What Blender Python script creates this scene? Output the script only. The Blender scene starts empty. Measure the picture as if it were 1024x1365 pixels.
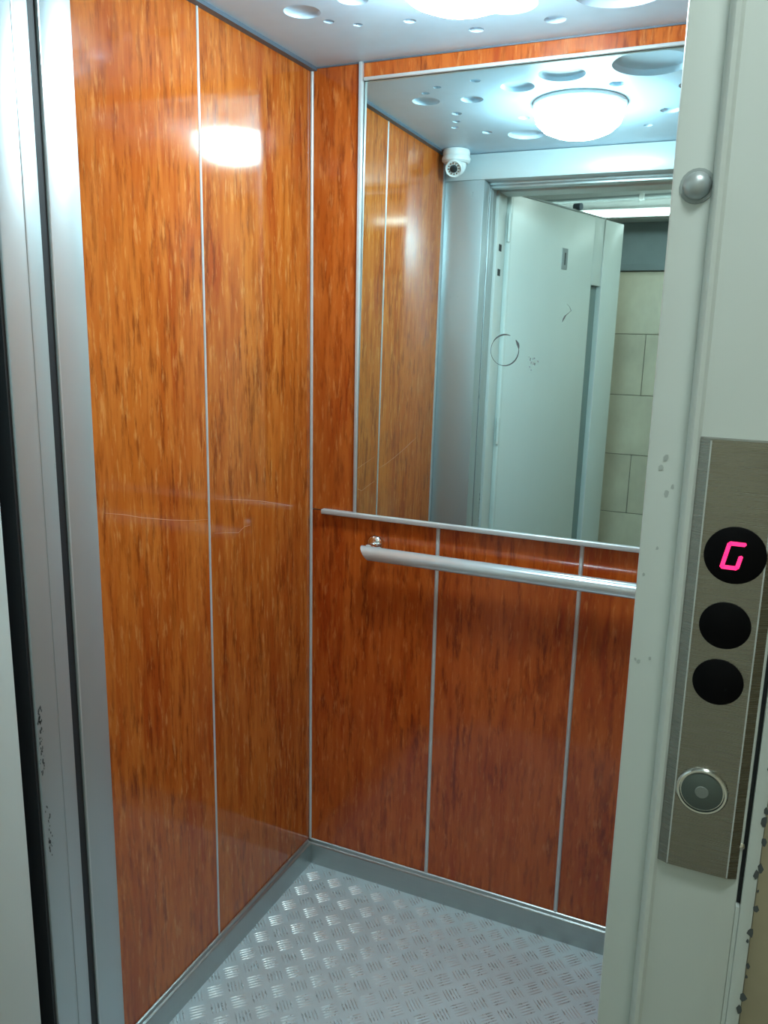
import bpy, bmesh, math, random
from mathutils import Vector, Matrix
random.seed(7)
scene = bpy.context.scene
COL = scene.collection

# ------------------------------------------------------------------ camera
CAM_POS = Vector((1.0854, -1.9171, 1.5393))
R0 = Vector((0.90905, 0.41608, 0.02123))      # right
R1 = Vector((0.1079, -0.1859, -0.9766))       # down
R2 = Vector((-0.40243, 0.89010, -0.21390))    # forward
R2.normalize(); R0 = (R0 - R2 * R0.dot(R2)).normalized(); R1 = R2.cross(R0)
F_PX = 1111.34
cd = bpy.data.cameras.new('camera'); cam = bpy.data.objects.new('camera', cd); COL.objects.link(cam)
cd.sensor_fit = 'HORIZONTAL'; cd.sensor_width = 36.0; cd.lens = 36.0 * F_PX / 1024.0
cd.clip_start = 0.02; cd.clip_end = 50
cam.matrix_world = Matrix(((R0.x, -R1.x, -R2.x, CAM_POS.x), (R0.y, -R1.y, -R2.y, CAM_POS.y), (R0.z, -R1.z, -R2.z, CAM_POS.z), (0, 0, 0, 1)))
scene.camera = cam

# ------------------------------------------------------------------ world, exposure
w = bpy.data.worlds.new('world'); scene.world = w; w.use_nodes = True
w.node_tree.nodes['Background'].inputs[0].default_value = (0.6, 0.7, 0.75, 1)
w.node_tree.nodes['Background'].inputs[1].default_value = 0.004
vs = scene.view_settings
vs.view_transform = 'Standard'; vs.look = 'None'; vs.gamma = 1.0; vs.use_curve_mapping = False
vs.exposure = 0.0
LAMP_POWER = 95.0       # the cab's ceiling lamp
TUBE_POWER = 9.0        # the tube lamp on the landing's beam
HALL_FILL_POWER = 46.0        # unseen landing lamp, added as fill

# ------------------------------------------------------------------ helpers
def new_mat(name):
    m = bpy.data.materials.new(name); m.use_nodes = True
    return m, m.node_tree, m.node_tree.nodes['Principled BSDF']

def nd(nt, t, **kw):
    n = nt.nodes.new(t)
    for k, v in kw.items():
        setattr(n, k, v)
    return n

def noise(nt, scale, detail=3, rough=0.55, vec=None):
    n = nd(nt, 'ShaderNodeTexNoise')
    n.inputs['Scale'].default_value = scale; n.inputs['Detail'].default_value = detail; n.inputs['Roughness'].default_value = rough
    if vec is not None: nt.links.new(vec, n.inputs['Vector'])
    return n.outputs['Fac']

def ramp(nt, fac, stops):
    r = nd(nt, 'ShaderNodeValToRGB'); e = r.color_ramp.elements
    while len(e) < len(stops): e.new(0.5)
    for i, (p, c) in enumerate(stops):
        e[i].position = p; e[i].color = (c[0], c[1], c[2], 1) if not isinstance(c, (int, float)) else (c, c, c, 1)
    nt.links.new(fac, r.inputs[0]); return r.outputs[0]

def mixc(nt, fac, a, b, blend='MIX'):
    m = nd(nt, 'ShaderNodeMix', data_type='RGBA', blend_type=blend)
    for s, v in ((m.inputs[0], fac), (m.inputs[6], a), (m.inputs[7], b)):
        if isinstance(v, (int, float)): s.default_value = v
        elif isinstance(v, (tuple, list)): s.default_value = (v[0], v[1], v[2], 1)
        else: nt.links.new(v, s)
    return m.outputs[2]

def pos_vec(nt, scale=(1, 1, 1), rnd=0.0):
    g = nd(nt, 'ShaderNodeNewGeometry'); v = g.outputs['Position']
    if rnd:
        oi = nd(nt, 'ShaderNodeObjectInfo'); mu = nd(nt, 'ShaderNodeMath', operation='MULTIPLY'); mu.inputs[1].default_value = rnd
        nt.links.new(oi.outputs['Random'], mu.inputs[0])
        ad = nd(nt, 'ShaderNodeVectorMath', operation='ADD'); nt.links.new(v, ad.inputs[0]); nt.links.new(mu.outputs[0], ad.inputs[1]); v = ad.outputs[0]
    mp = nd(nt, 'ShaderNodeMapping'); mp.inputs['Scale'].default_value = scale
    nt.links.new(v, mp.inputs['Vector']); return mp.outputs[0]

def add_bump(nt, b, h, strength=0.1, dist=0.002):
    bu = nd(nt, 'ShaderNodeBump'); bu.inputs['Strength'].default_value = strength; bu.inputs['Distance'].default_value = dist
    nt.links.new(h, bu.inputs['Height']); nt.links.new(bu.outputs[0], b.inputs['Normal'])

def plain(name, col, rough=0.4, metal=0.0, spec=0.5, var=0.0, vscale=(6, 6, 6), bump=0.0):
    m, nt, b = new_mat(name)
    b.inputs['Base Color'].default_value = (*col, 1); b.inputs['Roughness'].default_value = rough
    b.inputs['Metallic'].default_value = metal; b.inputs['Specular IOR Level'].default_value = spec
    if var:
        f = noise(nt, 1.0, 4, 0.6, pos_vec(nt, vscale, 3.0))
        c = ramp(nt, f, [(0.3, tuple(x * (1 - var) for x in col)), (0.7, tuple(min(1, x * (1 + var)) for x in col))])
        nt.links.new(c, b.inputs['Base Color'])
        if bump: add_bump(nt, b, f, bump)
    return m

def make_wood():
    m, nt, b = new_mat('wood_laminate')
    oi = nd(nt, 'ShaderNodeObjectInfo')
    big = noise(nt, 1.0, 3, 0.5, pos_vec(nt, (9, 9, 1.6), 9.0))
    base = mixc(nt, ramp(nt, big, [(0.35, 0), (0.65, 1)]), (0.33, 0.060, 0.009), (0.44, 0.112, 0.014))
    str_ = noise(nt, 1.0, 4, 0.6, pos_vec(nt, (48, 48, 5), 5.0))
    base = mixc(nt, ramp(nt, str_, [(0.4, 0), (0.62, 0.7)]), base, (0.52, 0.160, 0.026))
    fl = noise(nt, 1.0, 5, 0.62, pos_vec(nt, (80, 80, 12), 7.0))
    msk = noise(nt, 1.0, 2, 0.5, pos_vec(nt, (13, 13, 4), 3.0))
    fm = nd(nt, 'ShaderNodeMath', operation='MULTIPLY')
    nt.links.new(ramp(nt, fl, [(0.49, 0), (0.64, 0.68)]), fm.inputs[0]); nt.links.new(ramp(nt, msk, [(0.35, 0.35), (0.6, 1)]), fm.inputs[1])
    base = mixc(nt, fm.outputs[0], base, (0.125, 0.020, 0.005))
    lf = noise(nt, 1.0, 4, 0.6, pos_vec(nt, (95, 95, 18), 11.0))
    base = mixc(nt, ramp(nt, lf, [(0.56, 0), (0.70, 0.55)]), base, (0.62, 0.27, 0.075))
    base = mixc(nt, 1.0, base, oi.outputs['Color'], 'MULTIPLY')
    nt.links.new(base, b.inputs['Base Color'])
    b.inputs['Roughness'].default_value = 0.10
    b.inputs['Specular IOR Level'].default_value = 0.55
    add_bump(nt, b, fl, 0.04, 0.0008)
    return m

def make_brushed(name, col, rough, scale, metal=1.0, amp=0.12):
    m, nt, b = new_mat(name)
    f = noise(nt, 1.0, 3, 0.6, pos_vec(nt, scale, 2.0))
    g = noise(nt, 7.0, 3, 0.6, pos_vec(nt, (1, 1, 1), 2.0))
    c = mixc(nt, f, tuple(x * (1 - amp) for x in col), tuple(min(1, x * (1 + amp)) for x in col))
    c = mixc(nt, ramp(nt, g, [(0.45, 0), (0.75, 0.35)]), c, tuple(x * 0.8 for x in col))
    nt.links.new(c, b.inputs['Base Color'])
    b.inputs['Metallic'].default_value = metal
    nt.links.new(ramp(nt, f, [(0.3, rough - amp * 0.5), (0.7, rough + amp * 0.6)]), b.inputs['Roughness'])
    return m

def make_scuffed(name, col, dirt, rough, metal=0.0, amount=0.66, scale=(22, 22, 9)):
    """painted steel with small dark scuffs and chips"""
    m, nt, b = new_mat(name)
    f = noise(nt, 1.0, 5, 0.7, pos_vec(nt, scale, 4.0))
    g = noise(nt, 1.0, 3, 0.6, pos_vec(nt, (3, 3, 1.2), 4.0))
    c = mixc(nt, g, tuple(x * 0.93 for x in col), tuple(min(1, x * 1.05) for x in col))
    c = mixc(nt, ramp(nt, f, [(amount, 0), (amount + 0.07, 0.75)]), c, dirt)
    nt.links.new(c, b.inputs['Base Color'])
    b.inputs['Roughness'].default_value = rough; b.inputs['Metallic'].default_value = metal
    add_bump(nt, b, f, 0.05, 0.001)
    return m

def emitter(name, col, strength):
    m, nt, b = new_mat(name)
    b.inputs['Base Color'].default_value = (*col, 1)
    b.inputs['Emission Color'].default_value = (*col, 1); b.inputs['Emission Strength'].default_value = strength
    return m

M = {}
M['wood'] = make_wood()
M['alu'] = make_brushed('aluminium_strip', (0.56, 0.60, 0.61), 0.34, (60, 60, 60), 0.35, 0.05)
M['stainless'] = make_brushed('brushed_stainless', (0.34, 0.33, 0.30), 0.27, (14, 14, 2600), 1.0, 0.025)
M['skirting'] = make_brushed('skirting_steel', (0.42, 0.45, 0.44), 0.34, (8, 8, 160), 0.9, 0.08)
M['chrome'] = plain('chrome', (0.86, 0.88, 0.88), 0.10, 1.0)
M['rail'] = make_brushed('satin_tube', (0.60, 0.65, 0.66), 0.20, (5, 90, 90), 0.55, 0.05)
M['floorplate'] = make_brushed('tread_plate', (0.60, 0.73, 0.78), 0.34, (14, 14, 14), 0.3, 0.08)
M['treadbar'] = make_brushed('tread_bars', (0.66, 0.75, 0.79), 0.28, (40, 40, 40), 0.5, 0.06)
M['post'] = make_scuffed('grey_steel_post', (0.46, 0.52, 0.54), (0.05, 0.06, 0.07), 0.36, 0.55, 0.70)
M['white'] = make_scuffed('white_painted_steel', (0.60, 0.66, 0.64), (0.16, 0.18, 0.17), 0.36, 0.0, 0.69, (18, 18, 12))
M['doorpaint'] = make_scuffed('pale_door_paint', (0.62, 0.70, 0.68), (0.22, 0.25, 0.24), 0.34, 0.0, 0.73, (14, 14, 8))
M['ceil'] = make_brushed('ceiling_sheet', (0.52, 0.72, 0.88), 0.40, (5, 5, 5), 0.0, 0.04)
M['dark'] = plain('dark_gap', (0.012, 0.016, 0.02), 0.6)
M['steel_gapshade'] = plain('dark_steel_gap_shade', (0.10, 0.14, 0.18), 0.45, 0.2)  # roller steel, also the painted shade of the ceiling-edge gap
M['shell'] = plain('shell_steel', (0.25, 0.26, 0.26), 0.6, 0.2)
M['header'] = make_scuffed('header_paint', (0.50, 0.60, 0.64), (0.2, 0.24, 0.26), 0.30, 0.1, 0.74)
M['plastic'] = plain('white_plastic', (0.70, 0.76, 0.78), 0.35)
M['glassdark'] = plain('dark_lens', (0.02, 0.03, 0.035), 0.08)
M['black'] = plain('black_button', (0.003, 0.003, 0.004), 0.45, 0.0, 0.08)
M['led'] = emitter('red_led', (1.0, 0.022, 0.16), 1.7)
M['buttoncap'] = plain('dull_green_cap', (0.10, 0.13, 0.12), 0.35, 0.3)
M['buttondot'] = plain('grey_dot', (0.20, 0.23, 0.215), 0.45)
M['stain'] = plain('dark_stain', (0.06, 0.07, 0.07), 0.7)
M['scuff'] = plain('black_scuff', (0.07, 0.085, 0.09), 0.6)
M['scratch'] = plain('pale_scratch', (0.60, 0.26, 0.12), 0.4)
M['tile'] = plain('beige_tile', (0.74, 0.70, 0.55), 0.28, 0, 0.5, 0.16, (5, 5, 3))
M['grout'] = plain('grout', (0.16, 0.16, 0.12), 0.8)
M['hallgrey'] = plain('grey_wall_paint', (0.26, 0.33, 0.35), 0.6, 0, 0.3, 0.08)
M['hallwhite'] = plain('white_wall_paint', (0.72, 0.76, 0.75), 0.6, 0, 0.3, 0.04)
M['hallbeige'] = plain('beige_wall', (0.40, 0.36, 0.25), 0.5, 0, 0.3, 0.12)
M['halfloor'] = plain('landing_floor_stone', (0.35, 0.34, 0.30), 0.3, 0, 0.5, 0.2)
M['pipe'] = plain('grey_conduit', (0.32, 0.37, 0.37), 0.45)
M['pane'] = plain('wired_pane', (0.20, 0.27, 0.26), 0.15, 0.0, 0.6)
M['lamp'] = emitter('lamp_diffuser', (0.72, 0.94, 1.0), LAMP_POWER)
M['hallfill'] = emitter('hall_fill_diffuser', (0.88, 1.0, 0.96), HALL_FILL_POWER)
M['tubelamp'] = emitter('tube_glow', (0.86, 1.0, 0.96), TUBE_POWER)
def make_mirror():
    m, nt, b = new_mat('mirror_glass')
    b.inputs['Base Color'].default_value = (0.70, 0.86, 0.845, 1); b.inputs['Metallic'].default_value = 1.0
    b.inputs['Roughness'].default_value = 0.012
    return m
M['mirror'] = make_mirror()

def finish(name, bm, mat, parent=None, origin=None, smooth=False, color=None):
    """bm holds world (or parent-space when local) coordinates; origin is moved to the piece's base"""
    me = bpy.data.meshes.new(name)
    bmesh.ops.recalc_face_normals(bm, faces=bm.faces)
    if origin is None:
        xs = [v.co.x for v in bm.verts]; ys = [v.co.y for v in bm.verts]; zs = [v.co.z for v in bm.verts]
        origin = Vector(((min(xs) + max(xs)) / 2, (min(ys) + max(ys)) / 2, min(zs)))
    origin = Vector(origin)
    for v in bm.verts: v.co -= origin
    bm.to_mesh(me); bm.free()
    me.materials.append(mat)
    if smooth:
        for p in me.polygons: p.use_smooth = True
        try: me.set_sharp_from_angle(angle=math.radians(38))
        except Exception: pass
    o = bpy.data.objects.new(name, me); COL.objects.link(o)
    if parent is not None:
        o.parent = parent
        pw = Vector(parent.get('_w', (0, 0, 0)))
        o.location = origin - pw
    else:
        o.location = origin
    o['_w'] = tuple(origin)
    if color: o.color = (*color, 1)
    return o

def empty(name, loc=(0, 0, 0)):
    o = bpy.data.objects.new(name, None); COL.objects.link(o); o.location = loc; o['_w'] = tuple(loc)
    o.empty_display_size = 0.05
    return o

def tag(o, label, cat=None, group=None, kind=None):
    o['label'] = label
    if cat: o['category'] = cat
    if group: o['group'] = group
    if kind: o['kind'] = kind
    return o

def B(): return bmesh.new()

def box(bm, x0, x1, y0, y1, z0, z1, bev=0.0, seg=2):
    r = bmesh.ops.create_cube(bm, size=1.0)
    vs_ = r['verts']
    for v in vs_:
        v.co = Vector(((x0 + x1) / 2 + v.co.x * (x1 - x0), (y0 + y1) / 2 + v.co.y * (y1 - y0), (z0 + z1) / 2 + v.co.z * (z1 - z0)))
    if bev:
        es = list({e for v in vs_ for e in v.link_edges})
        bmesh.ops.bevel(bm, geom=es, offset=bev, segments=seg, affect='EDGES', profile=0.5)
    return bm

def boxo(name, mat, parent, x0, x1, y0, y1, z0, z1, bev=0.0, color=None, seg=2):
    return finish(name, box(B(), x0, x1, y0, y1, z0, z1, bev, seg), mat, parent, color=color, smooth=bev > 0)

def frame_of(d):
    d = d.normalized(); up = Vector((0, 0, 1)) if abs(d.z) < 0.9 else Vector((1, 0, 0))
    a = d.cross(up).normalized(); return a, a.cross(d).normalized()

def tube(bm, p0, p1, r, n=16, cap=True, r1=None):
    p0, p1 = Vector(p0), Vector(p1); a, b_ = frame_of(p1 - p0); r1 = r if r1 is None else r1
    A = [bm.verts.new(p0 + (a * math.cos(t) + b_ * math.sin(t)) * r) for t in [2 * math.pi * i / n for i in range(n)]]
    C = [bm.verts.new(p1 + (a * math.cos(t) + b_ * math.sin(t)) * r1) for t in [2 * math.pi * i / n for i in range(n)]]
    for i in range(n): bm.faces.new((A[i], A[(i + 1) % n], C[(i + 1) % n], C[i]))
    if cap: bm.faces.new(A); bm.faces.new(C)
    return bm

def lathe(bm, prof, c, axis=(0, 0, 1), n=40):
    """prof: (radius, height) along axis from point c"""
    c = Vector(c); d = Vector(axis).normalized(); a, b_ = frame_of(d)
    rings = []
    for r, h in prof:
        if r < 1e-6: rings.append([bm.verts.new(c + d * h)])
        else: rings.append([bm.verts.new(c + d * h + (a * math.cos(t) + b_ * math.sin(t)) * r) for t in [2 * math.pi * i / n for i in range(n)]])
    for A, C in zip(rings, rings[1:]):
        for i in range(n):
            j = (i + 1) % n
            if len(A) == 1 and len(C) == 1: continue
            if len(A) == 1: bm.faces.new((A[0], C[j], C[i]))
            elif len(C) == 1: bm.faces.new((A[i], A[j], C[0]))
            else: bm.faces.new((A[i], A[j], C[j], C[i]))
    return bm

def half_round(bm, p0, p1, normal, wd, h, n=6):
    """half-round cover strip lying on a surface"""
    p0, p1, nm = Vector(p0), Vector(p1), Vector(normal); s = (p1 - p0).normalized().cross(nm).normalized()
    prof = [s * (-wd / 2) - nm * 0.002] + [s * (-wd / 2 * math.cos(math.pi * i / n)) + nm * (h * math.sin(math.pi * i / n)) for i in range(n + 1)] + [s * (wd / 2) - nm * 0.002]
    A = [bm.verts.new(p0 + q) for q in prof]; C = [bm.verts.new(p1 + q) for q in prof]
    k = len(prof)
    for i in range(k): bm.faces.new((A[i], A[(i + 1) % k], C[(i + 1) % k], C[i]))
    bm.faces.new(A); bm.faces.new(C)
    return bm

def prism(bm, pts, z0, z1):
    A = [bm.verts.new((x, y, z0)) for x, y in pts]; C = [bm.verts.new((x, y, z1)) for x, y in pts]
    k = len(pts)
    for i in range(k): bm.faces.new((A[i], A[(i + 1) % k], C[(i + 1) % k], C[i]))
    bm.faces.new(A); bm.faces.new(C)
    return bm

def sliver(bm, pts, nrm, th=0.0006):
    """thin irregular flake: pts are 3D outline"""
    n = Vector(nrm) * th
    A = [bm.verts.new(Vector(q)) for q in pts]; C = [bm.verts.new(Vector(q) + n) for q in pts]
    k = len(pts)
    for i in range(k): bm.faces.new((A[i], A[(i + 1) % k], C[(i + 1) % k], C[i]))
    bm.faces.new(A); bm.faces.new(C)
    return bm

# ------------------------------------------------------------------ dimensions (metres)
W, H, HS = 1.10, 2.15, 0.074           # cab width, ceiling, skirting height
A1, YW = 0.449, -0.910                 # side-wall joint, wood end
B0, B1, B2 = 0.1387, 0.3699, 0.7309    # back-wall joints
ZR, ZM = 1.0637, 2.1092                # mirror rail, mirror top
JX = 0.1407                            # left jamb plane
YF = -0.930                            # inner face of front wall
C_LEFT, C_BACK_SHADED, C_BUP = (1.0, 1.0, 1.0), (1.0, 0.72, 0.62), (0.97, 0.80, 0.78)  # back panels: redder laminate, partly lamp shading put into the tint

# ------------------------------------------------------------------ cab floor
floor = boxo('floor', M['floorplate'], None, 0.0, W, -1.078, 0.0, -0.03, 0.0)
tag(floor, 'silver five-bar tread plate floor of the lift cab', kind='structure')

def tread_group(bm, cx, cy, sgn):
    d = Vector((1, sgn, 0)).normalized(); s = Vector((-d.y, d.x, 0))
    lens = [(-1, 0.15), (-0.55, 0.8), (0, 1), (0.55, 0.8), (1, 0.15)]
    for k in range(-2, 3):
        c = Vector((cx, cy, 0)) + s * (k * 0.0078); L, hw, hh = 0.0195, 0.0026, 0.0022
        lo1 = [bm.verts.new(c + d * (t * L) + s * (w_ * hw) + Vector((0, 0, -0.0004))) for t, w_ in lens]
        lo2 = [bm.verts.new(c + d * (t * L) - s * (w_ * hw) + Vector((0, 0, -0.0004))) for t, w_ in lens]
        to = [bm.verts.new(c + d * (t * L * 0.93) + Vector((0, 0, hh * w_))) for t, w_ in lens]
        for i in range(4):
            bm.faces.new((lo1[i], lo1[i + 1], to[i + 1], to[i])); bm.faces.new((to[i], to[i + 1], lo2[i + 1], lo2[i]))
        bm.faces.new((lo1[0], to[0], lo2[0])); bm.faces.new((lo1[4], lo2[4], to[4]))
protos = {}
P = 0.0677
spots = []
for i in range(-1, 17):
    for j in range(-1, 16):
        for half in (0, 1):
            x = 0.05 + P * i + half * P / 2; y = -0.063 - P * j - half * P / 2
            if 0.016 < x < W - 0.02 and -1.06 < y < -0.02: spots.append((x, y, 1 if half == 0 else -1))
def seen(x, y):
    q = Vector((x, y, 0)) - CAM_POS; zc = q.dot(R2); u = 512 + F_PX * q.dot(R0) / zc; v = 682.5 + F_PX * q.dot(R1) / zc
    return -40 < u < 840 and v < 1400
near = [s for s in spots if seen(s[0], s[1])]
near.sort(key=lambda s: (Vector((s[0], s[1], 0)) - CAM_POS).length)
keep = set(near[:300]); restbm = B(); nrest = 0
for x, y, s in spots:
    if (x, y, s) in keep:
        if s not in protos:
            bm = B(); tread_group(bm, 0, 0, s); me_o = finish('tread_bars', bm, M['treadbar'], floor, origin=(0, 0, 0)); protos[s] = me_o
            o = me_o
        else:
            o = protos[s].copy(); COL.objects.link(o); o.parent = floor
        o.location = Vector((x, y, 0)) - Vector(floor['_w'])
    else:
        tread_group(restbm, x, y, s); nrest += 1
if nrest:
    ro = finish('tread_pattern', restbm, M['treadbar'], floor); ro['kind'] = 'stuff'

# ------------------------------------------------------------------ cab walls
PT = 0.006   # panel thickness
def wall_shell(name, label, x0, x1, y0, y1, z0=-0.03, z1=2.22):
    o = boxo(name, M['shell'], None, x0, x1, y0, y1, z0, z1); return tag(o, label, kind='structure')

wl = wall_shell('wall_left', 'left lift wall of two orange wood-laminate panels', -0.03, -PT, -0.955, 0.03)
g = 0.0015
boxo('panel', M['wood'], wl, -PT, 0, -A1 + g, -g - 0.001, HS - 0.01, H, color=C_LEFT)
boxo('panel', M['wood'], wl, -PT, 0, YW, -A1 - g, HS - 0.01, H, color=(1.04, 0.98, 0.95))
finish('joint_strip', half_round(B(), (0, -A1, HS), (0, -A1, H), (1, 0, 0), 0.0065, 0.0025), M['alu'], wl, smooth=True)
boxo('corner_post', M['post'], wl, -PT, 0.0015, YF, YW - 0.0005, 0.0, H)
boxo('edge_trim', M['alu'], wl, 0, 0.003, YW - 0.003, YW + 0.001, HS, H)

wr = wall_shell('wall_right', 'right lift wall of two orange wood-laminate panels', W + PT, W + 0.03, -0.955, 0.03)
boxo('panel', M['wood'], wr, W, W + PT, -A1 + g, -g - 0.001, HS - 0.01, H, color=C_LEFT)
boxo('panel', M['wood'], wr, W, W + PT, YW, -A1 - g, HS - 0.01, H, color=C_LEFT)
finish('joint_strip', half_round(B(), (W, -A1, HS), (W, -A1, H), (-1, 0, 0), 0.0065, 0.0025), M['alu'], wr, smooth=True)
boxo('corner_post', M['post'], wr, W - 0.0015, W + PT, YF, YW - 0.0005, 0.0, H)

wb = wall_shell('wall_back', 'back lift wall of red-brown wood-laminate panels around the mirror', -PT, W + PT, PT, 0.03)
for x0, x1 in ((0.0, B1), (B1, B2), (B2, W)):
    boxo('panel', M['wood'], wb, x0 + g, x1 - g, 0, PT, HS - 0.01, ZR - 0.001, color=C_BACK_SHADED)
MX1 = W - B0
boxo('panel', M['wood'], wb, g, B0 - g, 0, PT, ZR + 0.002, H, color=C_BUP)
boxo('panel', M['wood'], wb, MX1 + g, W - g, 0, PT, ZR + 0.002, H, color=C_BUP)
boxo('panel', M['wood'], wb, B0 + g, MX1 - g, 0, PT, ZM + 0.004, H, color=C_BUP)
for x, z0, z1 in ((0.0035, HS, H), (W - 0.0035, HS, H)):
    finish('corner_strip', half_round(B(), (x, -0.0008, z0), (x, -0.0008, z1), (0, -1, 0), 0.0085, 0.004), M['alu'], wb, smooth=True)
for x, z0, z1 in ((B0, ZR + 0.006, H), (MX1, ZR + 0.006, H), (B1, HS, ZR - 0.006), (B2, HS, ZR - 0.006)):
    yy = -0.014 if z1 == H else 0
    if yy:
        boxo('joint_strip', M['alu'], wb, x - 0.0045, x + 0.0045, -0.0125, 0, z0, z1, 0.002)
    else:
        finish('joint_strip', half_round(B(), (x, 0, z0), (x, 0, z1), (0, -1, 0), 0.0105, 0.004), M['alu'], wb, smooth=True)
boxo('mirror_rail', M['alu'], wb, 0.042, W - 0.042, -0.0185, 0.0, ZR - 0.0065, ZR + 0.0065, 0.003, seg=3)
boxo('top_strip', M['alu'], wb, B0 + 0.006, MX1 - 0.006, -0.0075, 0.0, ZM, ZM + 0.007, 0.001)

# front wall of the cab: left post, right post, header
wf = empty('wall_front', (W / 2, -1.0, 0)); tag(wf, 'grey steel front of the lift cab around its doorway', kind='structure')
def post(side):
    sx = (lambda x: x) if side < 0 else (lambda x: W - x)
    JX = 0.1407 if side < 0 else 0.105
    def bx(name, mat, a, b_, y0, y1, z0, z1, bev=0.0):
        x0, x1 = sorted((sx(a), sx(b_))); return boxo(name, mat, wf, x0, x1, y0, y1, z0, z1, bev)
    bx('return_panel', M['post'], 0.0016, JX, -0.992, YF, 0.001, 2.066, 0.0012)
    bx('gap_liner', M['dark'], 0.02, JX - 0.003, -1.0065, -0.9925, 0.001, 2.066)
    bx('door_post', M['post'], 0.0016, JX, -1.078, -1.007, 0.001, 2.066, 0.003)
    bx('gap_strip', M['dark'], 0.0016, JX - 0.004, -1.0835, -1.0785, 0.001, 2.066)  # black strip on the post face in the car-to-landing gap
    bx('crease_strip', M['post'], JX - 0.001, JX + 0.0006, -1.0362, -1.034, 0.004, 2.06)
    if side < 0:
        bx('inner_lip', M['alu'], JX - 0.006, JX + 0.0006, -0.9905, -0.9885, 0.004, 2.06)
post(-1); post(1)
hd = boxo('header_panel', M['header'], wf, 0.0016, W - 0.0016, -0.990, YF, 2.067, H - 0.001, 0.001)
boxo('header_soffit', M['header'], wf, JX + 0.001, W - 0.106, -1.078, -0.991, 2.060, H - 0.001, 0.002)
boxo('header_soffit_rail', M['post'], wf, JX + 0.001, W - 0.106, -1.045, -1.005, 2.052, 2.0605, 0.001)

# skirtings
def skirting(name, label, prof_fn):
    o = finish(name, prof_fn(), M['skirting'], None, smooth=False); return tag(o, label, kind='structure')
def sk_profile(bm, to3, a0, a1):
    """profile (distance from wall, height) swept from a0 to a1"""
    pr = [(0.0005, 0.0005), (0.0125, 0.0005), (0.0125, 0.0615), (0.0112, 0.064), (0.0062, 0.0655), (0.0058, 0.0685), (0.0050, 0.0735), (0.0022, HS + 0.001), (0.0005, HS + 0.001)]
    A = [bm.verts.new(to3(d, h, a0)) for d, h in pr]; C = [bm.verts.new(to3(d, h, a1)) for d, h in pr]
    k = len(pr)
    for i in range(k): bm.faces.new((A[i], A[(i + 1) % k], C[(i + 1) % k], C[i]))
    bm.faces.new(A); bm.faces.new(C)
    return bm
skirting('baseboard_back', 'steel skirting along the back lift wall', lambda: sk_profile(B(), lambda d, h, a: (a, -d, h), 0.0005, W - 0.0005))
skirting('baseboard_left', 'steel skirting along the left lift wall', lambda: sk_profile(B(), lambda d, h, a: (d, a, h), YF + 0.002, -0.013))
skirting('baseboard_right', 'steel skirting along the right lift wall', lambda: sk_profile(B(), lambda d, h, a: (W - d, a, h), YF + 0.002, -0.013))

# ------------------------------------------------------------------ cab ceiling with round recesses
circ = [(0.165, -0.328, 0.037), (0.190, -0.262, 0.011), (0.237, -0.224, 0.010), (0.288, -0.350, 0.030),
        (0.765, -0.212, 0.088), (0.557, -0.222, 0.056), (0.431, -0.282, 0.043), (0.205, -0.462, 0.014), (0.176, -0.540, 0.012),
        (0.150, -0.600, 0.011), (0.765, -0.602, 0.026), (0.345, -0.205, 0.013), (0.668, -0.335, 0.020), (0.372, -0.560, 0.016),
        (0.840, -0.400, 0.035), (0.905, -0.300, 0.014), (0.910, -0.680, 0.060), (0.690, -0.740, 0.013), (0.960, -0.500, 0.018),
        (0.820, -0.700, 0.012), (0.330, -0.740, 0.055), (0.225, -0.680, 0.016), (0.455, -0.110, 0.016), (0.620, -0.110, 0.022)]
CZ = H + 0.001
bm = B()
def loop(pts):
    v = [bm.verts.new((x, y, CZ)) for x, y in pts]
    return [bm.edges.new((v[i], v[(i + 1) % len(v)])) for i in range(len(v))]
es = loop([(0.001, -1.078), (W - 0.001, -1.078), (W - 0.001, -0.001), (0.001, -0.001)])
es = loop([(0.001, YF), (W - 0.001, YF), (W - 0.001, -0.001), (0.001, -0.001)]) if False else es
NC = 40
for cx, cy, r in circ:
    es += loop([(cx + r * math.cos(2 * math.pi * i / NC), cy + r * math.sin(2 * math.pi * i / NC)) for i in range(NC)])
bmesh.ops.triangle_fill(bm, use_beauty=True, use_dissolve=False, edges=es)
ceil = finish('ceiling', bm, M['ceil'], None, origin=(W / 2, -0.5, CZ)); tag(ceil, 'pale blue-grey lift ceiling sheet with round recesses of many sizes', kind='structure')
for cx, cy, r in circ:
    dp = 0.006 + 0.11 * r
    prof = [(r, 0.0), (r * 0.985, dp * 0.35), (r * 0.95, dp * 0.8), (r * 0.88, dp), (0.0, dp * 1.02)]
    finish('recess', lathe(B(), prof, (cx, cy, CZ), (0, 0, 1), NC), M['ceil'], ceil, smooth=True)
boxo('roof_sheet', M['shell'], ceil, -0.03, W + 0.03, -1.078, 0.03, H + 0.045, H + 0.06)
boxo('gap_shade_strip', M['steel_gapshade'], ceil, 0.0002, 0.017, YF + 0.001, -0.001, H - 0.007, H + 0.001)  # dark strip stands in for the shadow gap at the ceiling edge
boxo('gap_shade_strip', M['steel_gapshade'], ceil, 0.012, W - 0.012, -0.003, -0.0002, H - 0.002, H + 0.001)

# ------------------------------------------------------------------ landing (outside the lift)
YB, YC = -1.111, -1.200     # frame back and front
HX0, HX1, HY1, HZ = -0.90, 2.10, -2.60, 2.55
lf = boxo('floor_landing', M['halfloor'], None, HX0, HX1, HY1, YB, -0.04, -0.002); tag(lf, 'stone floor of the landing outside the lift', kind='structure')
lc = boxo('ceiling_landing', M['hallwhite'], None, HX0, HX1, HY1, YB, HZ, HZ + 0.03); tag(lc, 'white ceiling of the landing outside the lift', kind='structure')

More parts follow.
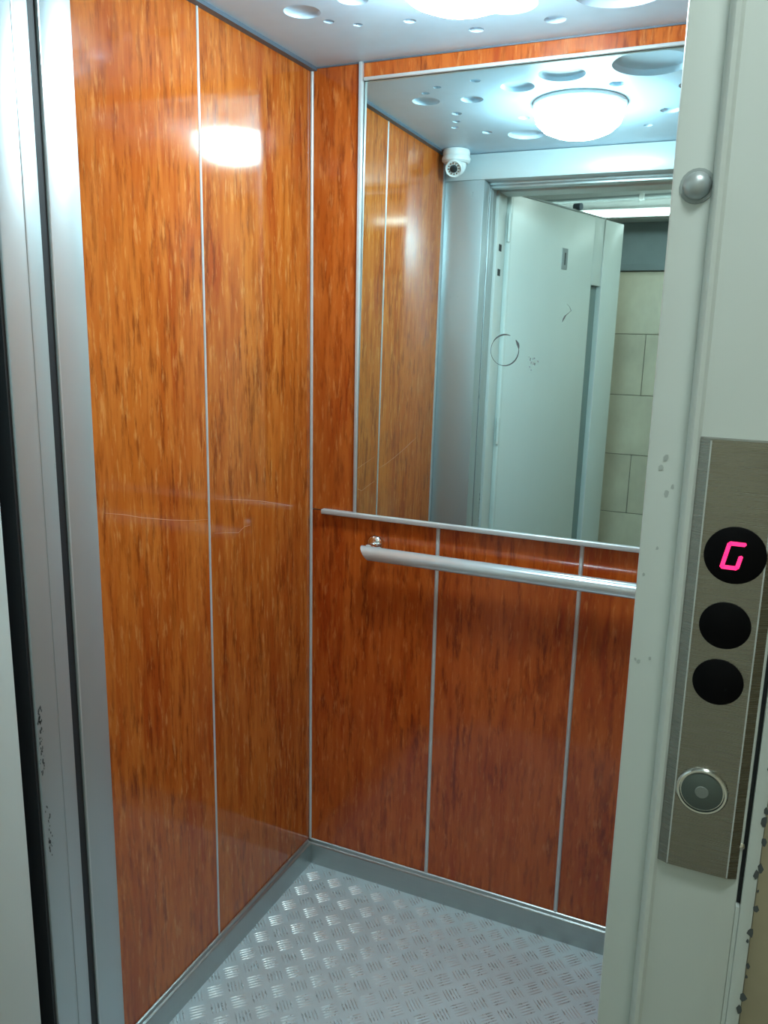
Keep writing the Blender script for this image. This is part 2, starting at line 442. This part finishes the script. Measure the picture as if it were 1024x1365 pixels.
# wall around the landing door
wlf = empty('wall_landing_front', (0.5, -1.15, 0)); tag(wlf, 'beige landing wall that holds the lift doorway', kind='structure')
boxo('wall_panel', M['hallbeige'], wlf, 1.1235, HX1, YC - 0.004, YB, 0, HZ)
boxo('wall_panel', M['hallbeige'], wlf, HX0, -0.0005, YC - 0.004, YB, 0, HZ)
boxo('wall_panel', M['hallwhite'], wlf, 0.0, 1.1230, YC - 0.004, YB, 2.2205, HZ)

# tiled wall opposite
wt = boxo('wall_landing_back', M['grout'], None, HX0, HX1, HY1 - 0.05, HY1 - 0.006, 0, HZ)
tag(wt, 'landing wall of large beige tiles, grey-painted above, opposite the lift', kind='structure')
zt = 1.926; row = 0; TW, TH = 0.62, 0.31
while zt > 0.02:
    z0 = max(0.0, zt - TH); off = 0.492 if row % 2 == 1 else 0.492 - TW / 2
    if row % 4 >= 2: off -= 0.02
    k = math.floor((HX0 - off) / TW); x = off + k * TW
    while x < HX1:
        a, b_ = max(x + 0.0016, HX0), min(x + TW - 0.0016, HX1)
        if b_ - a > 0.02:
            boxo('tile', M['tile'], wt, a, b_, HY1 - 0.006, HY1, z0 + 0.0016, zt - 0.0016, 0.0008, seg=1)
        x += TW
    zt -= TH; row += 1
boxo('tile_trim', M['hallgrey'], wt, HX0, HX1, HY1 - 0.006, HY1 + 0.012, 1.930, 1.962)
boxo('painted_band', M['hallgrey'], wt, HX0, HX1, HY1 - 0.006, HY1 - 0.002, 1.962, 2.165)
boxo('white_beam', M['hallwhite'], wt, HX0, HX1, HY1 - 0.006, HY1 + 0.10, 2.165, HZ - 0.001)

wel = boxo('wall_landing_left', M['hallbeige'], None, HX0 - 0.05, HX0 - 0.0005, HY1, YB, 0, HZ); tag(wel, 'beige end wall of the landing behind the open door', kind='structure')
wer = boxo('wall_landing_right', M['hallbeige'], None, HX1 + 0.0005, HX1 + 0.05, HY1, YB, 0, HZ); tag(wer, 'beige end wall of the landing past the call plate', kind='structure')

# landing door frame
fr = empty('trim_1', (0.56, -1.15, 0)); tag(fr, 'white painted steel frame of the landing doorway', kind='structure')
boxo('frame_post', M['white'], fr, 0.0, JX, -1.212, YB, 0.0, 2.219, 0.003)
for z in (1.872, 1.785):
    boxo('latch_slot', M['dark'], fr, JX - 0.002, JX + 0.0008, -1.168, -1.136, z - 0.012, z + 0.012)
# right post: narrow stop face, rolled ridge, wide face
boxo('frame_post', M['white'], fr, 1.0005, 1.034, YC, YB, 0.0, 2.219, 0.003)
bm = prism(B(), [(1.030, -1.1995), (1.0315, -1.2100), (1.0335, -1.2165), (1.0360, -1.2185), (1.0395, -1.2180), (1.0420, -1.2150), (1.0420, -1.1995)], 0.0, 2.219)
finish('frame_ridge', bm, M['white'], fr, smooth=True)
boxo('frame_face', M['white'], fr, 1.0345, 1.1085, -1.2150, YB, 0.0, 2.219, 0.0015)
boxo('frame_gap', M['dark'], fr, 1.1086, 1.1118, -1.208, YB, 1.06, 2.219)
boxo('frame_gap', M['white'], fr, 1.1086, 1.1118, -1.2140, YB, 0.0, 1.0595)
boxo('frame_edge', M['white'], fr, 1.1120, 1.1225, -1.2165, YB, 0.0, 2.219, 0.001)
bm = B()
for i in range(70):     # chipped dark edge where the frame meets the wall
    z = 0.35 + i * 0.0165 + random.uniform(-0.006, 0.006); s = random.uniform(0.001, 0.0042); x = 1.1222 + random.uniform(-0.0012, 0.0018)
    pts = [(x + s * 0.7 * math.cos(t) * random.uniform(0.6, 1.2), -1.2166, z + s * 1.3 * math.sin(t) * random.uniform(0.6, 1.2)) for t in [2 * math.pi * k / 7 for k in range(7)]]
    sliver(bm, pts, (0, -1, 0), 0.0004)
finish('chipped_edge', bm, M['scuff'], fr)
boxo('frame_head', M['white'], fr, JX + 0.0005, 1.0000, YC, YB, 2.056, 2.219, 0.003)
bm = lathe(B(), [(0.0, -0.002), (0.0105, -0.002), (0.0105, 0.002), (0.0092, 0.0055), (0.0055, 0.0085), (0.0, 0.0095)], (1.0195, YC, 1.652), (0, -1, 0), 20)
fb = finish('bolt_head', bm, M['post'], fr, smooth=True)
finish('bolt_washer', lathe(B(), [(0.0106, -0.001), (0.0135, -0.001), (0.0130, 0.0012), (0.0106, 0.0014)], (1.0195, YC, 1.652), (0, -1, 0), 20), M['pipe'], fb, smooth=True)

# paint runs and scuffs on the right post (flat flakes)
bm = B()
for i in range(9):
    z = random.choice([random.uniform(1.05, 1.5), random.uniform(1.2, 1.62)]); x = 1.0045 + abs(random.gauss(0, 1)) * 0.010
    if x > 1.028: continue
    s = random.uniform(0.0008, 0.0026)
    pts = [(x + s * math.cos(t) * random.uniform(0.5, 1.2), YC - 0.0001, z + s * 1.6 * math.sin(t) * random.uniform(0.5, 1.2)) for t in [2 * math.pi * k / 8 for k in range(8)]]
    sliver(bm, pts, (0, -1, 0), 0.0003)
finish('paint_chips', bm, plain('grey_chip', (0.42, 0.47, 0.46), 0.6), fr)

# open landing door, hinged on the left
HG = Vector((0.152, -1.216, 0)); dd = Vector((0.32, -0.947, 0)).normalized()
ang = math.atan2(dd.y, dd.x)
dr = empty('door_1', HG); dr.rotation_euler = (0, 0, ang); dr['_w'] = (0, 0, 0)
tag(dr, 'pale painted steel landing door standing open on the landing', kind='structure')
def dbox(name, mat, s0, s1, n0, n1, z0, z1, bev=0.0, parent=None):
    o = boxo(name, mat, parent or dr, s0, s1, n0, n1, z0, z1, bev); return o
DT = 2.072
# leaf: local +x along the leaf, local +y faces the lift opening side
dbox('leaf', M['doorpaint'], 0.012, 0.622, -0.038, 0.0, 0.012, DT, 0.002)
dbox('leaf_top_piece', M['doorpaint'], 0.6225, 0.700, -0.038, 0.0, 1.795, DT, 0.001)
dbox('leaf_bottom_piece', M['doorpaint'], 0.6225, 0.700, -0.038, 0.0, 0.012, 0.56, 0.001)
dbox('vision_pane', M['pane'], 0.6225, 0.6995, -0.024, -0.018, 0.5605, 1.7945)
dbox('closing_stile', M['doorpaint'], 0.7005, 0.866, -0.044, 0.003, 0.012, DT, 0.004)
dbox('stile_bead', M['hallwhite'], 0.6985, 0.7035, 0.0, 0.0065, 0.05, DT - 0.002, 0.001)
dbox('hinge_stile', M['doorpaint'], -0.004, 0.0115, -0.038, 0.006, 0.012, DT, 0.004)
dbox('top_edge_cap', M['pipe'], 0.02, 0.70, -0.036, 0.003, DT, DT + 0.006)
lk = finish('lock_plate', box(B(), 0.376, 0.416, -0.001, 0.003, 1.838, 1.920, 0.0), M['post'], dr)
dbox('keyhole', M['scuff'], 0.392, 0.400, 0.0022, 0.0040, 1.855, 1.903)
finish('roller', tube(B(), (0.478, -0.02, DT + 0.020), (0.478, 0.012, DT + 0.020), 0.014, 20), M['steel_gapshade'], dr, smooth=True)
dbox('roller_arm', M['pipe'], 0.466, 0.490, -0.016, -0.006, DT + 0.0062, DT + 0.018)
for z in (0.35, 1.20, 1.95):
    finish('hinge', tube(B(), (-0.006, 0.004, z - 0.05), (-0.006, 0.004, z + 0.05), 0.006, 12), M['doorpaint'], dr, smooth=True)

# conduit on the beam
cp = empty('conduit_pipe', (0.4, HY1 + 0.115, 2.235)); tag(cp, 'grey conduit pipe along the white beam over the tiled landing wall', 'pipe')
finish('pipe', tube(B(), (-0.6, HY1 + 0.1125, 2.248), (1.6, HY1 + 0.1125, 2.286), 0.012, 16), M['pipe'], cp, smooth=True)
for x in (-0.25, 0.43, 1.1):
    zc = 2.248 + (x + 0.6) / 2.2 * 0.038
    boxo('pipe_clip', M['hallwhite'], cp, x - 0.012, x + 0.012, HY1 + 0.1002, HY1 + 0.127, zc - 0.015, zc + 0.015, 0.002)

# tube lamp on the beam
tl = empty('tube_lamp', (0.35, HY1 + 0.10, 2.19)); tag(tl, 'lit tube lamp on the white beam above the tiled landing wall', 'lamp')
boxo('body', M['hallwhite'], tl, -0.30, 1.00, HY1 + 0.1002, HY1 + 0.128, 2.170, 2.212, 0.003)
finish('tube', tube(B(), (-0.27, HY1 + 0.1425, 2.190), (0.97, HY1 + 0.1425, 2.190), 0.013, 16), M['tubelamp'], tl, smooth=True)
for x in (-0.285, 0.985):
    boxo('end_holder', M['hallwhite'], tl, x - 0.0145, x + 0.0145, HY1 + 0.1282, HY1 + 0.158, 2.172, 2.208, 0.003)

# unseen landing lamp, added as fill for the jamb and door
hl = empty('landing_fill_lamp', (1.22, -1.72, HZ)); tag(hl, 'unseen round ceiling lamp added as fill light for the landing', 'lamp')
finish('base', lathe(B(), [(0.0, 0.0), (0.15, 0.0), (0.15, -0.022), (0.0, -0.022)], (1.22, -1.72, HZ - 0.0005)), M['plastic'], hl, smooth=True)
finish('diffuser', lathe(B(), [(0.138, -0.0226), (0.132, -0.045), (0.108, -0.066), (0.06, -0.080), (0.0, -0.084)], (1.22, -1.72, HZ - 0.0005)), M['hallfill'], hl, smooth=True)

# ------------------------------------------------------------------ mirror
TILT = math.radians(0.806)
def my(z): return -0.0115 + (z - ZR) * math.tan(TILT)
bm = B()
x0, x1, z0, z1 = B0 + 0.006, MX1 - 0.006, ZR + 0.0068, ZM - 0.0005
pts = [(x0, my(z0), z0), (x1, my(z0), z0), (x1, my(z1), z1), (x0, my(z1), z1)]
Fv = [bm.verts.new(q) for q in pts]; Bv = [bm.verts.new((q[0], 0.0055, q[2])) for q in pts]
bm.faces.new(Fv); bm.faces.new(Bv)
for i in range(4): bm.faces.new((Fv[i], Fv[(i + 1) % 4], Bv[(i + 1) % 4], Bv[i]))
mir = finish('wall_mirror', bm, M['mirror'], None); tag(mir, 'large green-tinted mirror above the handrail on the back lift wall', 'mirror')
# ring-shaped stain, smudge and hooked mark on the glass
def on_mirror(x, z): return (x, my(z) - 0.0003, z)
bm = B()
def arc_band(bm, cx, cz, r, a0, a1, wf_, n=14):
    pr = []
    for i in range(n + 1):
        t = a0 + (a1 - a0) * i / n; h = wf_(i / n)
        pr.append((bm.verts.new(on_mirror(cx + (r + h) * math.cos(t), cz + (r + h) * math.sin(t) * 1.06)), bm.verts.new(on_mirror(cx + (r - h) * math.cos(t), cz + (r - h) * math.sin(t) * 1.06))))
    for a, b_ in zip(pr, pr[1:]): bm.faces.new((a[0], b_[0], b_[1], a[1]))
arc_band(bm, 0.520, 1.498, 0.0335, math.radians(70), math.radians(150), lambda t: 0.0006 + 0.0013 * math.sin(math.pi * t))
arc_band(bm, 0.520, 1.498, 0.0335, math.radians(5), math.radians(42), lambda t: 0.0006 + 0.0022 * math.sin(math.pi * t))
arc_band(bm, 0.520, 1.498, 0.0335, math.radians(150), math.radians(270), lambda t: 0.0005)
arc_band(bm, 0.520, 1.498, 0.0335, math.radians(262), math.radians(366), lambda t: 0.0007 + 0.0008 * math.sin(math.pi * t))
o = finish('ring_stain', bm, M['stain'], mir); o['label'] = 'dark broken ring stain on the glass'
bm = B()
for i in range(20):
    x = 0.589 + random.gauss(0, 0.0055); z = 1.474 + random.gauss(0, 0.007); s = random.uniform(0.0006, 0.0024)
    bm.faces.new([bm.verts.new(on_mirror(x + s * math.cos(t) * random.uniform(0.5, 1), z + 1.7 * s * math.sin(t) * random.uniform(0.5, 1))) for t in [2 * math.pi * k / 7 for k in range(7)]])
o = finish('smudge', bm, plain('grey_smudge', (0.20, 0.25, 0.25), 0.6), mir)
bm = B(); prev = None
for x, z, h in ((0.650, 1.5635, 0.0005), (0.6525, 1.571, 0.0018), (0.656, 1.578, 0.0016), (0.663, 1.584, 0.0007), (0.668, 1.589, 0.0006), (0.664, 1.597, 0.0004), (0.658, 1.603, 0.0003)):
    a, b_ = bm.verts.new(on_mirror(x - h, z)), bm.verts.new(on_mirror(x + h, z))
    if prev: bm.faces.new((prev[0], prev[1], b_, a))
    prev = (a, b_)
finish('hooked_mark', bm, M['stain'], mir)

# ------------------------------------------------------------------ handrail
hr = empty('handrail', (0.55, -0.03, 0.98)); tag(hr, 'polished steel tube handrail under the mirror', 'handrail')
RZ, RY, RR = 0.979, -0.055, 0.0185
bm = B(); n = 28; xl, xr = 0.182, W - 0.182
ringL, ringR = [], []
for i in range(n):
    t = 2 * math.pi * i / n; yy, zz = RY - RR * math.cos(t), RZ + RR * math.sin(t)
    sk = 0.012 * (1 - math.sin(t))     # mitred ends
    ringL.append(bm.verts.new((xl + sk, yy, zz))); ringR.append(bm.verts.new((xr - sk, yy, zz)))
for i in range(n): bm.faces.new((ringL[i], ringL[(i + 1) % n], ringR[(i + 1) % n], ringR[i]))
bm.faces.new(ringL); bm.faces.new(ringR)
finish('tube', bm, M['rail'], hr, smooth=True)
for x in (0.197, W - 0.197):
    bk = finish('bracket', tube(B(), (x, -0.0005, RZ + 0.010), (x, RY + 0.010, RZ + 0.010), 0.0105, 18), M['chrome'], hr, smooth=True)
    finish('rosette', lathe(B(), [(0.0, 0.0), (0.0225, 0.0), (0.0225, 0.004), (0.018, 0.010), (0.012, 0.0125), (0.0, 0.0125)], (x, -0.0004, RZ + 0.014), (0, -1, 0), 24), M['chrome'], bk, smooth=True)

# ------------------------------------------------------------------ ceiling lamp of the cab
LX, LY = 0.55, -0.465
lp = empty('ceiling_lamp', (LX, LY, H)); tag(lp, 'glowing round white lamp in the middle of the lift ceiling', 'lamp')
finish('base_ring', lathe(B(), [(0.0, 0.0), (0.123, 0.0), (0.123, -0.008), (0.119, -0.012), (0.0, -0.012)], (LX, LY, H)), M['plastic'], lp, smooth=True)
finish('diffuser', lathe(B(), [(0.116, -0.0125), (0.117, -0.030), (0.110, -0.050), (0.090, -0.068), (0.060, -0.080), (0.03, -0.086), (0.0, -0.088)], (LX, LY, H)), M['lamp'], lp, smooth=True)

# ------------------------------------------------------------------ security camera in the front corner of the ceiling
sx, sy = 0.062, -0.862
sc = empty('security_camera', (sx, sy, H)); tag(sc, 'small white dome security camera in the corner of the lift ceiling', 'camera')
finish('base', lathe(B(), [(0.0, 0.0), (0.043, 0.0), (0.045, -0.006), (0.045, -0.016), (0.042, -0.022), (0.0, -0.022)], (sx, sy, H - 0.0005)), M['plastic'], sc, smooth=True)
finish('collar', lathe(B(), [(0.0, -0.0222), (0.046, -0.0222), (0.048, -0.028), (0.047, -0.036), (0.040, -0.042), (0.0, -0.042)], (sx, sy, H - 0.0005)), M['plastic'], sc, smooth=True)
ax = Vector((0.10, 0.86, -0.50)).normalized(); bc = Vector((sx, sy, H - 0.047))
bm = B(); bmesh.ops.create_uvsphere(bm, u_segments=28, v_segments=16, radius=0.034)
for v in bm.verts: v.co = v.co + bc
ball = finish('ball', bm, M['plastic'], sc, smooth=True)
finish('shroud', lathe(B(), [(0.0, 0.018), (0.0285, 0.018), (0.0285, 0.037), (0.026, 0.040), (0.0235, 0.0385), (0.0235, 0.034), (0.0, 0.034)], bc, ax, 32), M['plastic'], sc, smooth=True)
lr = finish('lens', lathe(B(), [(0.0, 0.0342), (0.0125, 0.0342), (0.0125, 0.038), (0.009, 0.0405), (0.0, 0.0415)], bc, ax, 24), M['glassdark'], sc, smooth=True)
a_, b2_ = frame_of(ax)
for k in range(12):
    t = 2 * math.pi * k / 12; c_ = bc + ax * 0.0342 + (a_ * math.cos(t) + b2_ * math.sin(t)) * 0.018
    finish('infrared_diode', lathe(B(), [(0.0032, 0.0), (0.0032, 0.002), (0.002, 0.0042), (0.0, 0.005)], c_, ax, 10), M['chrome'], sc, smooth=True)

# ------------------------------------------------------------------ call plate on the frame
PY = -1.2152
cpn = empty('call_plate', (1.072, PY, 1.087)); tag(cpn, 'brushed steel lift call plate with red G display and round buttons', 'call panel')
pz0, pz1 = 1.087, 1.462
xa, xb, xc, xd = 1.0415, 1.0500, 1.0985, 1.1062
bm = B(); th = 0.0062
bot = [bm.verts.new(q) for q in ((xa, PY, pz0), (xd, PY, pz0), (xd, PY, pz1), (xa, PY, pz1))]
mid = [bm.verts.new(q) for q in ((xa, PY - 0.0012, pz0), (xd, PY - 0.0012, pz0), (xd, PY - 0.0012, pz1), (xa, PY - 0.0012, pz1))]
top = [bm.verts.new(q) for q in ((xb, PY - th, pz0 + 0.001), (xc, PY - th, pz0 + 0.001), (xc, PY - th, pz1 - 0.001), (xb, PY - th, pz1 - 0.001))]
bm.faces.new(bot); bm.faces.new(top)
for A, C in ((bot, mid), (mid, top)):
    for i in range(4): bm.faces.new((A[i], A[(i + 1) % 4], C[(i + 1) % 4], C[i]))
finish('faceplate', bm, M['stainless'], cpn)
FY = PY - th
for x in (xb, xc):
    boxo('edge_highlight', M['alu'], cpn, x - 0.0006, x + 0.0006, FY - 0.0004, FY + 0.001, pz0 + 0.002, pz1 - 0.002)  # pale strips draw the highlight along the plate's bevel edges
def disc(name, mat, x, z, r, prof=None, parent=None):
    return finish(name, lathe(B(), prof or [(0.0, 0.0), (r, 0.0), (r, 0.0012), (r * 0.96, 0.0018), (0.0, 0.0018)], (x, FY + 0.0003, z), (0, -1, 0), 40), mat, parent or cpn, smooth=True)
def fy(u, v):   # pixel in the photo -> point on the plate's face
    d = R0 * ((u - 512) / F_PX) + R1 * ((v - 682.5) / F_PX) + R2
    t = (FY - CAM_POS.y) / d.y; q = CAM_POS + d * t; return q.x, q.z
gx, gz = fy(980, 740.5); b1x, b1z = fy(966.5, 834); b2x, b2z = fy(957, 909); rx, rz = fy(936, 1053.5)
dsp = disc('display', M['black'], gx, gz, 0.0232); dsp['label'] = 'round black display with a red letter G'
for x, z in ((b1x, b1z), (b2x, b2z)):
    disc('button', M['black'], x, z, 0.0196)['label'] = 'blank round black button'
# seven-segment G: top, upper left, lower left, bottom, lower right, slanted
sw, shh, sl = 0.0112, 0.0098, 0.20
def seg(p, q, h=0.0016):
    def tr(a): return Vector((gx - 0.0012 + a[0] + sl * a[1], FY - 0.0018, gz + a[1]))
    P_, Q_ = Vector((p[0], p[1])), Vector((q[0], q[1])); d_ = (Q_ - P_).normalized(); n_ = Vector((-d_.y, d_.x)) * h
    P_ = P_ - d_ * h * 0.75; Q_ = Q_ + d_ * h * 0.75; k_ = h * 0.6
    pts = [P_, P_ + d_ * k_ + n_, Q_ - d_ * k_ + n_, Q_, Q_ - d_ * k_ - n_, P_ + d_ * k_ - n_]
    finish('segment', sliver(B(), [tr(x) for x in pts], (0, -1, 0), 0.0005), M['led'], dsp)
hw_ = sw / 2
seg((-hw_ + 0.0003, 2 * shh / 2), (hw_, shh)); seg((-hw_, shh - 0.0003), (-hw_, 0.0002)); seg((-hw_, -0.0002), (-hw_, -shh + 0.0003))
seg((-hw_ + 0.0003, -shh), (hw_ - 0.0003, -shh)); seg((hw_, -0.0004), (hw_, -shh + 0.0003))
rb = disc('ring_button', M['chrome'], rx, rz, 0.021, [(0.0, 0.0), (0.0208, 0.0), (0.0208, 0.0025), (0.0195, 0.0042), (0.0180, 0.0042), (0.0174, 0.0022), (0.0, 0.0022)]); rb['label'] = 'call button with a bright metal ring'
disc('cap', M['buttoncap'], rx, rz, 0.016, [(0.0165, 0.0023), (0.0165, 0.0034), (0.0155, 0.0040), (0.0, 0.0040)], rb)
disc('cap_dot', M['buttondot'], rx, rz, 0.005, [(0.0055, 0.0041), (0.0050, 0.0046), (0.0, 0.0046)], rb)
finish('screw', lathe(B(), [(0.0, -0.001), (0.0032, -0.001), (0.0032, 0.0012), (0.0, 0.0030)], (1.1065, PY + 0.001, 1.118), (0, -1, 0), 14), M['chrome'], cpn, smooth=True)

# ------------------------------------------------------------------ wear: scratches on the wood, scuffs on the left door post
def wear_x(name, parent, mat, x, lines, w0):
    bm = B()
    for pts in lines:
        pr = None
        for i, (y, z) in enumerate(pts):
            h = w0 * (0.25 if i in (0, len(pts) - 1) else random.uniform(0.7, 1.2))
            a, b_ = bm.verts.new((x, y, z - h)), bm.verts.new((x, y, z + h))
            if pr: bm.faces.new((pr[0], a, b_, pr[1]))
            pr = (a, b_)
    return finish(name, bm, mat, parent)
def lw(u, v):
    d = R0 * ((u - 512) / F_PX) + R1 * ((v - 682.5) / F_PX) + R2
    t = (0.0002 - CAM_POS.x) / d.x; q = CAM_POS + d * t; return q.y, q.z
wear_x('scratch', wl, M['scratch'], 0.0002, [[lw(*q) for q in ((140, 684), (165, 686), (190, 690), (225, 693), (255, 694), (280, 692))],
                                            [lw(*q) for q in ((287, 665), (320, 666), (350, 668), (390, 674))],
                                            [lw(*q) for q in ((286, 711), (300, 710), (318, 710), (326, 702), (334, 700))]], 0.0006)
def jx(u, v):
    d = R0 * ((u - 512) / F_PX) + R1 * ((v - 682.5) / F_PX) + R2
    t = (JX + 0.0003 - CAM_POS.x) / d.x; q = CAM_POS + d * t; return q.y, q.z
dp_ = [o for o in wf.children if o.name.startswith('door_post')][0]
bm = B()
for k in range(90):
    t = random.random()
    if k < 60: v = 938 + 95 * t; u = 52 + 5 * t + random.gauss(0, 1.6)
    else: v = 1072 + 72 * t; u = 63 + 6 * t + random.gauss(0, 1.6)
    y, z = jx(u, v); s = random.uniform(0.0006, 0.0019)
    bm.faces.new([bm.verts.new((JX + 0.0003, y + s * math.cos(a) * random.uniform(0.5, 1), z + 2.4 * s * math.sin(a) * random.uniform(0.5, 1))) for a in [2 * math.pi * i / 7 for i in range(7)]])
finish('scuff_marks', bm, M['scuff'], dp_)

# tidy helper property
for o in bpy.data.objects:
    if '_w' in o: del o['_w']
